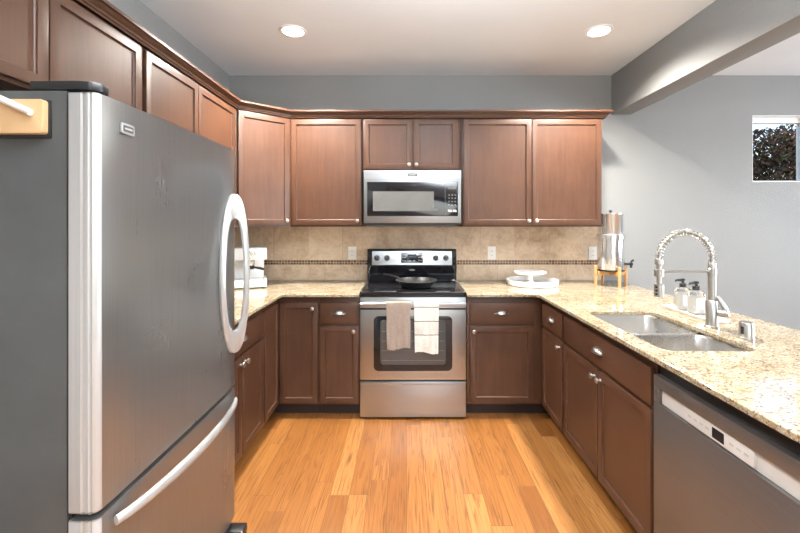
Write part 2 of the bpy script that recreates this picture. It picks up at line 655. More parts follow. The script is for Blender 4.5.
class Face:
    """a vertical working plane: u sideways, v up, w outwards"""
    def __init__(self, o, u, w):
        self.o, self.u, self.w = Vector(o), Vector(u).normalized(), Vector(w).normalized()
        self.m = Matrix.Identity(4)
        for i in range(3):
            self.m[i][0] = self.u[i]
            self.m[i][1] = (0, 0, 1)[i]
            self.m[i][2] = self.w[i]
            self.m[i][3] = self.o[i]

    def p(self, u, v, w=0.0):
        return self.m @ Vector((u, v, w))

    def slab(self, bm, u0, u1, v0, v1, w0, w1, bev=0.0, seg=2, mi=0):
        t = box(u0, u1, v0, v1, w0, w1, bev, seg)
        merge(bm, t, mi, self.m)
        return bm

    def plate(self, bm, outline, w0, w1, bev=0.0):
        """outline (u, v) extruded from w0 to w1"""
        t = bmesh.new()
        add_prism(t, outline, w0, w1)
        if bev:
            es = [e for e in t.edges if all(abs(v.co.z - w1) < 1e-7 for v in e.verts)]
            bmesh.ops.bevel(t, geom=es, offset=bev, segments=2, profile=0.6, affect='EDGES')
        merge(bm, t, 0, self.m)
        return bm

    def shaker(self, u0, u1, v0, v1, t=0.02, rail=0.058):
        """recessed-panel door front"""
        s = box(u0, u1, v0, v1, 0, t, 0.0025, 2)
        bmesh.ops.recalc_face_normals(s, faces=s.faces)
        s.normal_update()
        s.faces.ensure_lookup_table()
        f = max(s.faces, key=lambda f: (f.calc_center_median().z > t - 1e-5, f.calc_area()))
        bmesh.ops.inset_region(s, faces=[f], thickness=rail, depth=0)
        bmesh.ops.inset_region(s, faces=[f], thickness=0.002, depth=-0.006)
        bmesh.ops.inset_region(s, faces=[f], thickness=0.005, depth=-0.003)
        bm = B()
        merge(bm, s, 0, self.m)
        return bm

    def drawer(self, u0, u1, v0, v1, t=0.02):
        s = box(u0, u1, v0, v1, 0, t, 0.003, 2)
        bm = B()
        merge(bm, s, 0, self.m)
        return bm

    def knob(self, u, v, w=0.02):
        return add_lathe(B(), [(0.0, 0.0), (0.009, 0.0), (0.008, 0.003), (0.006, 0.012), (0.0125, 0.017), (0.0155, 0.021), (0.0145, 0.026), (0.009, 0.029), (0, 0.030)], 20,
                         self.m @ T(u, v, w))

    def cup(self, u, v, w=0.02, a=0.045, h=0.030, d=0.026):
        bm = B()
        n1, n2 = 20, 8
        outer, inner = [], []
        for lst, k in ((outer, 1.0), (inner, 0.9)):
            for i in range(n1 + 1):
                th = PI * i / n1
                row = []
                for j in range(n2 + 1):
                    ph = PI / 2 * j / n2
                    row.append(bm.verts.new(self.p(u + a * k * math.cos(th), v - h * .4 + h * k * math.sin(th) * math.cos(ph), w + d * k * math.sin(th) * math.sin(ph))))
                lst.append(row)
        for lst in (outer, inner):
            for i in range(n1):
                for j in range(n2):
                    try:
                        bm.faces.new((lst[i][j], lst[i + 1][j], lst[i + 1][j + 1], lst[i][j + 1]))
                    except ValueError:
                        pass
        for i in range(n1):
            bm.faces.new((outer[i][n2], outer[i + 1][n2], inner[i + 1][n2], inner[i][n2]))
        self.slab(bm, u - a - .006, u + a + .006, v - h * .4, v - h * .4 + .008, w, w + .003)
        bmesh.ops.remove_doubles(bm, verts=bm.verts, dist=1e-6)
        return bm


# working planes
WALL_Y = 3.494
LEFT_X = -1.577
CEIL = 2.74
FB = Face((0, 2.865, 0), (1, 0, 0), (0, -1, 0))      # base run by the range (w=.02 -> y 2.845)
FL = Face((-0.945, 0, 0), (0, 1, 0), (1, 0, 0))      # left base run
FR = Face((0.994, 0, 0), (0, 1, 0), (-1, 0, 0))      # right base run
UB = Face((0, 3.164, 0), (1, 0, 0), (0, -1, 0))      # back wall cabinets
UL = Face((-1.27, 0, 0), (0, 1, 0), (1, 0, 0))       # left wall cabinets

# ------------------------------------------------------------------ the room
XR, YR = 5.5, -3.5
struct(obj('floor', box(LEFT_X - .1, XR + .1, YR - .1, WALL_Y + .1, -0.08, 0), M['floor']))
struct(obj('ceiling', box(LEFT_X - .1, XR + .1, YR - .1, WALL_Y + .15, CEIL, CEIL + .2), M['ceiling']))
struct(obj('wall_left', box(LEFT_X - .12, LEFT_X, YR, WALL_Y + .15, 0, CEIL), M['wall']))
WX0, WX1, WZ0, WZ1 = 3.083, 3.625, 1.792, 2.384
bm = B()
add_box(bm, LEFT_X, WX0, WALL_Y, WALL_Y + .15, 0, CEIL)
add_box(bm, WX1, XR, WALL_Y, WALL_Y + .15, 0, CEIL)
add_box(bm, WX0, WX1, WALL_Y, WALL_Y + .15, 0, WZ0)
add_box(bm, WX0, WX1, WALL_Y, WALL_Y + .15, WZ1, CEIL)
struct(obj('wall_back', bm, M['wall']))
bm = B()
add_box(bm, XR, XR + .12, YR, -0.3, 0, CEIL)
add_box(bm, XR, XR + .12, 2.1, WALL_Y + .15, 0, CEIL)
add_box(bm, XR, XR + .12, -0.3, 2.1, 0, 0.75)
add_box(bm, XR, XR + .12, -0.3, 2.1, 2.25, CEIL)
struct(obj('wall_right', bm, M['wall']))
bm = B()
add_box(bm, LEFT_X, -0.3, YR - .12, YR, 0, CEIL)
add_box(bm, 2.9, XR, YR - .12, YR, 0, CEIL)
add_box(bm, -0.3, 2.9, YR - .12, YR, 0, 0.2)
add_box(bm, -0.3, 2.9, YR - .12, YR, 2.3, CEIL)
struct(obj('wall_front', bm, M['wall']))
# dropped beam above the peninsula
struct(obj('trim_1', box(1.825, 1.998, YR, WALL_Y, 2.39, CEIL, 0.004), M['beam']))
bm = B()
add_box(bm, 1.9, XR, WALL_Y - .014, WALL_Y, 0, 0.10, 0.004)
struct(obj('baseboard_back', bm, M['white']))

# window in the dining end of the back wall
w1 = struct(bpy.data.objects.new('window_1', None))
COL.objects.link(w1)
w1.location = ((WX0 + WX1) / 2, WALL_Y + .1, WZ0)
ORG['window_1'] = Vector(w1.location)
bm = B()
fy0, fy1 = WALL_Y + .075, WALL_Y + .125
add_box(bm, WX0, WX1, fy0, fy1, WZ1 - .05, WZ1 - .001, .003)
add_box(bm, WX0, WX1, fy0, fy1, WZ0 + .001, WZ0 + .018, .003)
add_box(bm, WX0 + .0, WX0 + .012, fy0, fy1, WZ0 + .018, WZ1 - .05, .003)
add_box(bm, WX1 - .03, WX1, fy0, fy1, WZ0 + .018, WZ1 - .05, .003)
obj('window_frame', bm, M['white'], w1)
bm = B()
add_box(bm, WX0, WX1, WALL_Y + .001, fy0, WZ1 - .004, WZ1)
add_box(bm, WX1 - .004, WX1, WALL_Y + .001, fy0, WZ0, WZ1)
add_box(bm, WX0, WX0 + .004, WALL_Y + .001, fy0, WZ0, WZ1)
add_box(bm, WX0, WX1, WALL_Y + .001, fy0, WZ0, WZ0 + .004)
obj('window_reveal', bm, M['white'], w1)
obj('window_pane', box(WX0 + .012, WX1 - .03, WALL_Y + .097, WALL_Y + .101, WZ0 + .018, WZ1 - .05), M['pane'], w1)

# outdoors
struct(obj('ground', box(-6, 30, WALL_Y + .3, 40, -0.6, -0.5), M['lawn']))
tree = thing('broadleaf_tree', 'dark purple-brown leafy tree outside the small window', 'tree', (9.0, 9.2, -0.5))
bm = B()
add_tube(bm, [(9.0, 9.2, -.5), (9.02, 9.2, .6), (8.97, 9.22, 1.7), (9.05, 9.2, 2.6), (9.1, 9.15, 3.4)], [.16, .13, .11, .08, .03], 10)
for k in range(7):
    a = k * 0.9 + .3
    z = 1.5 + .2 * k
    add_tube(bm, [(9.0, 9.2, z), (9.0 + .5 * math.cos(a), 9.2 + .5 * math.sin(a), z + .35), (9.0 + .95 * math.cos(a), 9.2 + .95 * math.sin(a), z + .5)], [.05, .035, .012], 6)
obj('trunk', bm, M['bark'], tree)
bm = B()
cnt = 0
while cnt < 11000:
    p = Vector((random.uniform(-1, 1), random.uniform(-1, 1), random.uniform(-1, 1)))
    if p.length > 1:
        continue
    lump = 0.82 + .18 * math.sin(5 * p.x + 2) * math.sin(6 * p.z + 1) + .1 * math.sin(9 * p.y)
    if p.length > lump:
        continue
    c = Vector((9.08 + p.x * 1.32, 9.2 + p.y * 1.2, 2.66 + p.z * 1.30))
    q = Vector((random.gauss(0, 1), random.gauss(0, 1), random.gauss(0, 1))).normalized()
    t = q.orthogonal().normalized()
    bi = q.cross(t)
    L, W = random.uniform(.07, .11), random.uniform(.035, .055)
    vs = [bm.verts.new(c + t * a * L + bi * b * W + q * e * .012) for a, b, e in ((-.6, 0, 0), (0, -.6, 1), (.7, 0, 0), (0, .6, 1))]
    bm.faces.new(vs)
    cnt += 1
fo = obj('foliage', bm, M['leaves'], tree)
fo['kind'] = 'stuff'

# ------------------------------------------------------------------ tiled backsplash
bs = thing('tile_backsplash', 'beige square tile backsplash behind the range and counters', 'backsplash', (0, WALL_Y - .004, .914))
bm = B()
add_box(bm, LEFT_X + .009, 1.735, WALL_Y - .008, WALL_Y - .0005, .9145, 1.055)
add_box(bm, LEFT_X + .009, 1.735, WALL_Y - .008, WALL_Y - .0005, 1.096, 1.394)
add_box(bm, LEFT_X + .0005, LEFT_X + .008, 1.875, WALL_Y - .009, .9145, 1.055)
add_box(bm, LEFT_X + .0005, LEFT_X + .008, 1.875, WALL_Y - .009, 1.096, 1.394)
obj('field_tile', bm, M['tile'], bs)
bm = B()
add_box(bm, LEFT_X + .010, 1.735, WALL_Y - .010, WALL_Y - .0005, 1.055, 1.096)
add_box(bm, LEFT_X + .0005, LEFT_X + .010, 1.875, WALL_Y - .011, 1.055, 1.096)
o = obj('mosaic_band', bm, M['mosaic'], bs)
o['label'] = 'narrow brown mosaic band'

# ------------------------------------------------------------------ cabinets
Z_DOOR0, Z_DOOR1, Z_DRW0, Z_DRW1 = 0.115, 0.676, 0.694, 0.846
BASE_TOP = 0.8905


def front(kind, F, u0, u1, v0, v1, parent, knob=None, cup=None, rail=0.058):
    if kind == 'door':
        o = obj('door', F.shaker(u0, u1, v0, v1, rail=rail), M['cab'], parent)
    else:
        o = obj('drawer_front' if kind == 'drawer' else kind, F.drawer(u0, u1, v0, v1), M['cab_h'], parent)
    if knob:
        k = obj('knob', F.knob(*knob), M['nickel'], o)
    if cup:
        k = obj('cup_pull', F.cup(*cup), M['nickel'], o)
    return o


# left base cabinet beside the fridge
c = thing('base_cabinet', 'dark brown base cabinet right behind the fridge, with a drawer over two doors', 'cabinet', (-1.25, 2.21, 0))
obj('carcass', box(LEFT_X + .002, -0.945, 1.872, 2.556, .10, BASE_TOP, .001), M['cab'], c)
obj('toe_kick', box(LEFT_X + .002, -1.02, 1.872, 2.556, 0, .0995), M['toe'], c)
front('drawer', FL, 1.885, 2.543, Z_DRW0, Z_DRW1, c, cup=(2.215, .775))
front('door', FL, 1.885, 2.210, Z_DOOR0, Z_DOOR1, c, knob=(2.182, .635))
front('door', FL, 2.218, 2.543, Z_DOOR0, Z_DOOR1, c, knob=(2.246, .635))

# corner base cabinet
c = thing('corner_base_cabinet', 'dark brown inside-corner base cabinet with two full-height hinged door leaves', 'cabinet', (-1.1, 3.1, 0))
bm = B()
add_prism(bm, [(LEFT_X + .002, 2.558), (-.945, 2.558), (-.945, 2.865), (-.640, 2.865), (-.640, 3.484), (LEFT_X + .002, 3.484)], .10, BASE_TOP)
obj('carcass', bm, M['cab'], c)
bm = B()
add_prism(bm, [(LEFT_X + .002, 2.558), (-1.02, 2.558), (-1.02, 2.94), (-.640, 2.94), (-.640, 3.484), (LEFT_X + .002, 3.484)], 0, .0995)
obj('toe_kick', bm, M['toe'], c)
front('door', FL, 2.570, 2.842, Z_DOOR0, Z_DRW1, c, rail=.05)
front('door', FB, -.921, -.646, Z_DOOR0, Z_DRW1, c, knob=(-.682, .805), rail=.05)

# narrow cabinet left of the range
c = thing('base_cabinet', 'narrow dark brown base cabinet touching the left side of the range', 'cabinet', (-.49, 3.1, 0))
obj('carcass', box(-.638, -.3425, 2.865, 3.484, .10, BASE_TOP, .001), M['cab'], c)
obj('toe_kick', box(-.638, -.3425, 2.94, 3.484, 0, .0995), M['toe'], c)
front('drawer', FB, -.630, -.352, Z_DRW0, Z_DRW1, c, cup=(-.491, .775))
front('door', FB, -.630, -.352, Z_DOOR0, Z_DOOR1, c, knob=(-.384, .640), rail=.05)

# cabinet right of the range
c = thing('base_cabinet', 'dark brown base cabinet touching the right side of the range, drawer over one door', 'cabinet', (.70, 3.1, 0))
obj('carcass', box(.4385, .9935, 2.865, 3.484, .10, BASE_TOP, .001), M['cab'], c)
obj('toe_kick', box(.4385, 1.06, 2.94, 3.484, 0, .0995), M['toe'], c)
front('drawer', FB, .462, .926, Z_DRW0, Z_DRW1, c, cup=(.690, .775))
front('door', FB, .462, .926, Z_DOOR0, Z_DOOR1, c, knob=(.488, .640))

# narrow cabinet in the right corner
c = thing('base_cabinet', 'narrow dark brown base cabinet in the right-hand corner, small drawer over a slim door', 'cabinet', (1.28, 2.9, 0))
obj('carcass', box(.994, 1.60, 2.448, 3.484, .10, BASE_TOP, .001), M['cab'], c)
obj('toe_kick', box(1.065, 1.60, 2.448, 2.935, 0, .0995), M['toe'], c)
front('drawer', FR, 2.463, 2.815, Z_DRW0, Z_DRW1, c, cup=(2.64, .775))
front('door', FR, 2.463, 2.815, Z_DOOR0, Z_DOOR1, c, knob=(2.492, .635), rail=.05)

# sink base (hollow)
c = thing('sink_base_cabinet', 'dark brown sink base cabinet with two doors under one long false drawer front', 'cabinet', (1.28, 2.0, 0))
bm = B()
add_box(bm, .994, 1.60, 1.554, 1.570, .10, BASE_TOP)
add_box(bm, .994, 1.60, 2.430, 2.446, .10, BASE_TOP)
add_box(bm, 1.01, 1.585, 1.57, 2.43, .10, .118)
add_box(bm, 1.585, 1.60, 1.57, 2.43, .10, BASE_TOP)
add_box(bm, .994, 1.012, 1.57, 2.43, .66, BASE_TOP)
add_box(bm, .994, 1.012, 1.57, 2.43, .10, .14)
add_box(bm, .994, 1.012, 1.975, 2.02, .14, .66)
obj('carcass', bm, M['cab'], c)
obj('toe_kick', box(1.065, 1.60, 1.554, 2.446, 0, .0995), M['toe'], c)
front('false_drawer_front', FR, 1.565, 2.434, Z_DRW0, Z_DRW1, c, cup=(2.0, .775))
front('door', FR, 2.003, 2.434, Z_DOOR0, Z_DOOR1, c, knob=(2.030, .635))
front('door', FR, 1.565, 1.995, Z_DOOR0, Z_DOOR1, c, knob=(1.968, .635))

# peninsula end and dining-side panel
c = thing('peninsula_panel', 'dark brown panel closing the dining side and end of the peninsula', 'panel', (1.61, 1.8, 0))
bm = B()
add_box(bm, 1.602, 1.622, .905, 3.484, 0, BASE_TOP)
add_box(bm, .978, 1.6015, .905, .925, 0, BASE_TOP)
obj('back_panel', bm, M['cab'], c)

# wall cabinets
U0, U1, UD0, UD1 = 1.395, 2.285, 1.409, 2.257


def wall_cab(label, x0, x1, z0, doors, loc):
    c = thing('wall_cabinet', label, 'cabinet', loc)
    obj('carcass', box(x0, x1, 3.164, 3.485, z0, U1, .001), M['cab'], c)
    for (a, b, k) in doors:
        front('door', UB, a, b, z0 + .013, UD1, c, knob=(k, z0 + .047), rail=.055)
    return c


wall_cab('brown wall cabinet with a single door left of the microwave', -.933, -.3585, U0, [(-.925, -.366, -.392)], (-.64, 3.3, U0))
wall_cab('short brown two-door wall cabinet right above the microwave', -.3575, .4445, 1.845, [(-.345, .046, .022), (.055, .412, .079)], (.04, 3.3, 1.845))
wall_cab('wide brown two-door wall cabinet right of the microwave', .4455, 1.572, U0, [(.457, 1.004, .977), (1.010, 1.566, 1.037)], (1.0, 3.3, U0))


def left_cab(label, y0, y1, z0, doors):
    c = thing('wall_cabinet', label, 'cabinet', (-1.42, (y0 + y1) / 2, z0))
    obj('carcass', box(LEFT_X + .002, -1.27, y0, y1, z0, U1, .001), M['cab'], c)
    for (a, b, k) in doors:
        front('door', UL, a, b, z0 + .013, UD1, c, knob=(k, z0 + .045) if k else None, rail=.055)


left_cab('short brown two-door wall cabinet right above the fridge', .925, 1.869, 1.875, [(.932, 1.370, None), (1.376, 1.852, None)])
left_cab('brown two-door wall cabinet on the left wall past the fridge', 1.871, 2.882, U0, [(1.886, 2.356, 2.33), (2.362, 2.868, 2.388)])

c = thing('corner_wall_cabinet', 'diagonal brown corner wall cabinet with one pale sheened door', 'cabinet', (-1.3, 3.2, U0))
bm = B()
P1, P2 = Vector((-1.27, 2.885, 0)), Vector((-.935, 3.164, 0))
add_prism(bm, [(LEFT_X + .002, 2.885), (P1.x, P1.y), (P2.x, P2.y), (-.935, 3.485), (LEFT_X + .002, 3.485)], U0, U1)
obj('carcass', bm, M['cab'], c)
du = (P2 - P1).normalized()
UD = Face(P1, du, (du.y, -du.x, 0))
LD = (P2 - P1).length
front('door', UD, .026, LD - .016, UD0, UD1, c, knob=(LD - .045, UD0 + .034), rail=.055)

# crown moulding
path = [Vector((-1.27, .6)), Vector((-1.27, 2.885)), Vector((-.935, 3.164)), Vector((1.5725, 3.164)), Vector((1.5725, 3.485))]
prof = [(.0215, 2.268), (.026, 2.268), (.028, 2.276), (.034, 2.279), (.036, 2.288), (.046, 2.294), (.054, 2.306), (.063, 2.308), (.063, 2.322), (-.02, 2.322), (-.02, 2.2855), (.0215, 2.2855)]
nr = []
for i in range(len(path)):
    ns = []
    if i > 0:
        d = (path[i] - path[i - 1]).normalized()
        ns.append(Vector((d.y, -d.x)))
    if i < len(path) - 1:
        d = (path[i + 1] - path[i]).normalized()
        ns.append(Vector((d.y, -d.x)))
    nr.append(ns[0] if len(ns) == 1 else (ns[0] + ns[1]) / (1 + ns[0].dot(ns[1])))
bm = B()
rings = []
for pnt, nn in zip(path, nr):
    rings.append([bm.verts.new((pnt.x + nn.x * a, pnt.y + nn.y * a, z)) for a, z in prof])
for a, b in zip(rings, rings[1:]):
    for k in range(len(prof)):
        k2 = (k + 1) % len(prof)
        bm.faces.new((a[k], a[k2], b[k2], b[k]))
bm.faces.new(rings[0])
bm.faces.new(rings[-1][::-1])
tag(obj('crown_moulding', bm, M['cab_h']), 'dark brown crown moulding running along the top of all wall cabinets', 'moulding')

# ------------------------------------------------------------------ countertops
CT0, CT1 = 0.8915, 0.914
SX0, SX1, SY0, SY1 = 1.032, 1.42, 1.565, 2.265


def counter(name, outline, label, hole=None):
    bm = B()
    def loop(pts):
        vs = [bm.verts.new((p[0], p[1], CT1)) for p in pts]
        return [bm.edges.new((vs[i], vs[(i + 1) % len(vs)])) for i in range(len(vs))]
    es = loop(outline)
    if hole:
        es += loop(hole)
    bmesh.ops.triangle_fill(bm, edges=es, use_beauty=True)
    r = bmesh.ops.extrude_face_region(bm, geom=list(bm.faces))
    bmesh.ops.translate(bm, verts=[g for g in r['geom'] if isinstance(g, bmesh.types.BMVert)], vec=(0, 0, CT0 - CT1))
    o = obj(name, bm, M['granite'])
    md = o.modifiers.new('edge', 'BEVEL')
    md.width = .004
    md.segments = 2
    md.limit_method = 'ANGLE'
    md.angle_limit = math.radians(50)
    tag(o, label, 'countertop')
    return o


def fillet(c, r, a0, a1, n=6):
    return [(c[0] + r * math.cos(math.radians(a0 + (a1 - a0) * k / n)), c[1] + r * math.sin(math.radians(a0 + (a1 - a0) * k / n))) for k in range(n + 1)]


BY = 3.4845
counter('countertop', [(LEFT_X + .0095, 1.874), (-.895, 1.874)] + fillet((-.880, 2.800), .015, 180, 90) + [(-.3415, 2.815), (-.3415, BY), (LEFT_X + .0095, BY)],
        'L-shaped speckled beige granite countertop left of the range')
hole = rrect(SX0, SX1, SY0, SY1, .055, 8)
counter('countertop', [(.4355, 2.815)] + fillet((.901, 2.770), .045, 90, 0) + [(.946, .86), (1.871, .86), (1.871, BY + .008), (1.7365, BY + .008), (1.7365, BY), (.4355, BY)],
        'L-shaped speckled beige granite countertop of the peninsula right of the range', hole)

# ------------------------------------------------------------------ sink
s = thing('sink', 'stainless steel undermount double-bowl sink set in the peninsula granite', 'sink', ((SX0 + SX1) / 2, (SY0 + SY1) / 2, .70))
def basin(x0, x1, y0, y1, depth):
    bm = B()
    rows = []
    n = 8
    spec = [(-.016, CT0 - .0015, .066), (.0, CT0 - .0015, .058), (.004, CT0 - .012, .056), (.012, CT0 - depth + .05, .052), (.024, CT0 - depth + .015, .048), (.05, CT0 - depth, .04)]
    for ins, z, r in spec:
        rows.append([bm.verts.new((p[0], p[1], z)) for p in rrect(x0 + ins, x1 - ins, y0 + ins, y1 - ins, r, n)])
    for a, b in zip(rows, rows[1:]):
        m = len(a)
        for k in range(m):
            bm.faces.new((a[k], a[(k + 1) % m], b[(k + 1) % m], b[k]))
    bm.faces.new(rows[-1])
    return bm
for (a, b, d) in ((1.905, SY1 + .004, .19), (SY0 - .004, 1.872, .20)):
    x0, x1 = SX0 - .004, SX1 + .004
    bo = obj('basin', basin(x0, x1, a, b, d), M['sinksteel'], s)
    md = bo.modifiers.new('gauge', 'SOLIDIFY')
    md.thickness = .0012
    md.offset = -1
    cx, cy = (x0 + x1) / 2, (a + b) / 2
    obj('drain', add_lathe(B(), [(.045, CT0 - d + .0005), (.043, CT0 - d + .003), (.036, CT0 - d + .003), (.034, CT0 - d + .001), (0, CT0 - d + .001)], 28, T(cx, cy, 0)), M['chrome'], bo)

# ------------------------------------------------------------------ faucet
FX, FY = 1.50, 1.925
f = thing('faucet', 'tall brushed nickel spring-neck kitchen faucet behind the sink', 'faucet', (FX, FY, CT1))
obj('base', add_lathe(B(), [(.032, CT1 + .0005), (.032, CT1 + .005), (.027, CT1 + .009), (.0265, CT1 + .128), (.024, CT1 + .132), (0, CT1 + .132)], 28, T(FX, FY, 0)), M['nickel'], f)
obj('pole', add_lathe(B(), [(.0175, 1.045), (.0175, 1.172), (.020, 1.174), (.020, 1.20), (.0175, 1.202), (.0175, 1.224), (0.016, 1.228), (0, 1.228)], 24, T(FX, FY, 0)), M['nickel'], f)
R = .13
arc = [(FX, FY, 1.226 + .022 * k / 3) for k in range(3)] + [(FX - R + R * math.cos(PI * k / 40), FY, 1.248 + R * math.sin(PI * k / 40)) for k in range(41)] + [(FX - 2 * R, FY, 1.243)]
obj('hose', add_tube(B(), arc, .0080, 12), M['nickel'], f)
# helical spring around the arc
def along(pts, t):
    L = [0]
    for a, b in zip(pts, pts[1:]):
        L.append(L[-1] + (Vector(b) - Vector(a)).length)
    d = t * L[-1]
    for i in range(len(pts) - 1):
        if d <= L[i + 1] or i == len(pts) - 2:
            k = (d - L[i]) / max(1e-9, L[i + 1] - L[i])
            return Vector(pts[i]).lerp(Vector(pts[i + 1]), k)
sp = []
TURNS, NP = 27, 27 * 14
for i in range(NP + 1):
    t = i / NP
    p = along(arc, t)
    q = along(arc, min(1, t + .01)) - along(arc, max(0, t - .01))
    q.normalize()
    n1 = Vector((0, 1, 0))
    n2 = q.cross(n1)
    a = 2 * PI * TURNS * t
    sp.append(p + (n1 * math.cos(a) + n2 * math.sin(a)) * .0150)
obj('spring', add_tube(B(), sp, .0027, 6), M['nickel'], f)
HX = FX - 2 * R
obj('spray_tube', add_lathe(B(), [(.0165, 1.246), (.0175, 1.24), (.0175, 1.222), (.012, 1.217), (.011, 1.175), (.011, 1.125)], 20, T(HX, FY, 0)), M['nickel'], f)
sh = obj('spray_head', add_lathe(B(), [(.016, 1.128), (.0215, 1.124), (.0225, 1.09), (.0225, 1.066), (.020, 1.063), (0, 1.063)], 24, T(HX, FY, 0)), M['nickel'], f)
for k in range(3):
    obj('spray_button', add_lathe(B(), [(.0055, 0), (.0055, .003), (0, .0035)], 12, towards((HX - .019, FY - .0115, 1.078 + .017 * k), (-.85, -.5, 0))), M['black'], sh)
bm = B()
add_tube(bm, [(FX - .015, FY, 1.187), (HX + .015, FY, 1.187)], .0065, 12)
add_lathe(bm, [(.021, 1.163), (.021, 1.198), (.012, 1.20), (.012, 1.162), (.021, 1.163)], 24, T(HX, FY, 0), cap=False)
obj('holder_arm', bm, M['nickel'], f)
bm = B()
d = Vector((.78, -.62, 0)).normalized()
v0 = Vector((FX, FY, CT1 + .075))
add_lathe(bm, [(.020, .02), (.0205, .042), (.019, .046), (.019, .050), (.0205, .052), (.018, .060), (0, .062)], 24, towards(v0, d))
lv = v0 + d * .046
add_tube(bm, [lv + d * .012 + Vector((0, 0, -.012)), lv + d * .004 + Vector((0, 0, .025)), lv + d * -.02 + Vector((0, 0, .070)), lv + d * -.026 + Vector((0, 0, .078))], [.0095, .0085, .0075, .006], 10, flat=(1, 1.4))
obj('lever', bm, M['nickel'], f)

# air gap cap
ag = thing('air_gap_cap', 'short brushed nickel air gap cylinder standing on the granite near the faucet', 'air gap', (1.505, 1.735, CT1))
obj('cap', add_lathe(B(), [(.030, CT1 + .0005), (.030, CT1 + .006), (.028, CT1 + .008), (.028, CT1 + .066), (.025, CT1 + .072), (0, CT1 + .073)], 28, T(1.505, 1.735, 0)), M['nickel'], ag)
bm = B()
t = box(-.006, .006, -.004, .004, 0, .034, .003)
merge(bm, t, 0, Matrix.Translation((1.505 - .0255, 1.735 - .0085, CT1 + .022)) @ Matrix.Rotation(math.radians(-72), 4, 'Z'))
obj('vent_slot', bm, M['black'], ag)

# soap bottles and tray
bm = B()
o1 = rrect(1.548, 1.655, 1.99, 2.39, .02, 5)
o2 = rrect(1.553, 1.650, 1.995, 2.385, .017, 5)
r0 = [bm.verts.new((p[0], p[1], CT1 + .0006)) for p in o2]
r1 = [bm.verts.new((p[0], p[1], CT1 + .014)) for p in o1]
r2 = [bm.verts.new((p[0], p[1], CT1 + .014)) for p in o2]
r3 = [bm.verts.new((p[0], p[1], CT1 + .006)) for p in rrect(1.556, 1.647, 1.998, 2.382, .015, 5)]
for a, b in ((r0, r1), (r1, r2), (r2, r3)):
    for k in range(len(a)):
        k2 = (k + 1) % len(a)
        bm.faces.new((a[k], a[k2], b[k2], b[k]))
bm.faces.new(r0)
bm.faces.new(r3)
tag(obj('soap_tray', bm, M['traywhite']), 'long narrow white tray on the granite under two soap bottles', 'tray')


def soap(label, x, y, ang):
    z = CT1 + .0068
    t = thing('soap_bottle', label, 'soap bottle', (x, y, z), 'soap bottles on the white tray')
    def body(r, h0, h1):
        bm = B()
        rows = []
        for k, (q, hh) in enumerate(((.75, h0), (.97, h0 + .006), (1, h0 + .014), (1, h1 - .022), (.93, h1 - .008), (.6, h1 - .001), (.42, h1))):
            rows.append([bm.verts.new((x + p[0], y + p[1], z + hh)) for p in rrect(-r * q, r * q, -r * q, r * q, r * q * .55, 5)])
        for a, b in zip(rows, rows[1:]):
            for k in range(len(a)):
                bm.faces.new((a[k], a[(k + 1) % len(a)], b[(k + 1) % len(a)], b[k]))
        bm.faces.new(rows[0])
        bm.faces.new(rows[-1])
        return bm
    obj('bottle', body(.0355, 0, .130), M['bottle'], t)
    obj('liquid', body(.0325, .004, .100), M['soap'], t)
    p = B()
    add_lathe(p, [(.019, z + .1325), (.019, z + .15), (.017, z + .153), (.008, z + .154), (.007, z + .168), (.011, z + .169), (.012, z + .180), (0, z + .182)], 20, T(x, y, 0))
    d = Vector((math.cos(ang), math.sin(ang), 0))
    c0 = Vector((x, y, z + .170))
    add_tube(p, [c0, c0 + d * .018, c0 + d * .032 + Vector((0, 0, -.002)), c0 + d * .038 + Vector((0, 0, -.010))], [.009, .008, .006, .005], 8)
    obj('pump', p, M['black'], t)
    fl = Face((x, y, z), (1, 0, 0), (0, -1, 0))
    lb = fl.plate(B(), rrect(-.026, .026, .03, .09, .004, 3), .0358, .0364)
    obj('label_sticker', lb, M['label'], t)


soap('clear soap bottle with black pump, farther one on the white tray', 1.612, 2.285, PI * 0.75)
soap('clear soap bottle with black pump, the one nearer the faucet on the white tray', 1.613, 2.18, PI * .95)

# ------------------------------------------------------------------ refrigerator
fr = thing('refrigerator', 'large stainless steel bottom-freezer refrigerator with charcoal side', 'refrigerator', (-1.2, 1.41, 0))
Y0, Y1 = 1.0, 1.816
obj('body', box(-1.545, -.872, Y0 + .006, Y1, .045, 1.766, .006), M['fridge_side'], fr)


def fridge_front(z0, z1):
    """plan outline with a grooved, rounded hinge edge and a softly bowed face, extruded up"""
    pts = [(-.864, Y0 + .002), (-.832, Y0), (-.829, Y0 + .004), (-.822, Y0 + .004), (-.819, Y0), (-.813, Y0), (-.810, Y0 + .005), (-.804, Y0 + .002), (-.798, Y0 + .004), (-.793, Y0 + .010), (-.791, Y0 + .018)]
    for k in range(1, 12):
        t = k / 12
        pts.append((-.791 + .003 * math.sin(PI * t), Y0 + .018 + (Y1 - Y0 - .034) * t))
    pts += [(-.791, Y1 - .016), (-.794, Y1 - .006), (-.800, Y1), (-.864, Y1)]
    bm = B()
    add_prism(bm, pts, z0, z1)
    for fc in bm.faces:
        c = fc.calc_center_median()
        if c.x < -.7905 and c.y < Y0 + .016 and abs(fc.normal.z) < .5:
            fc.material_index = 1
    es = [e for e in bm.edges if abs(e.verts[0].co.z - e.verts[1].co.z) < 1e-6]
    bmesh.ops.bevel(bm, geom=es, offset=.004, segments=2, profile=.6, affect='EDGES')
    return bm


fd = obj('door', fridge_front(.680, 1.760), None, fr, [M['steel_v'], M['steel_edge']])
fz = obj('freezer_drawer', fridge_front(.075, .664), None, fr, [M['steel_v'], M['steel_edge']])
bm = B()
add_box(bm, -.8718, -.8645, Y0 + .012, Y1 - .006, .08, 1.755)
obj('gasket', bm, M['black'], fr)
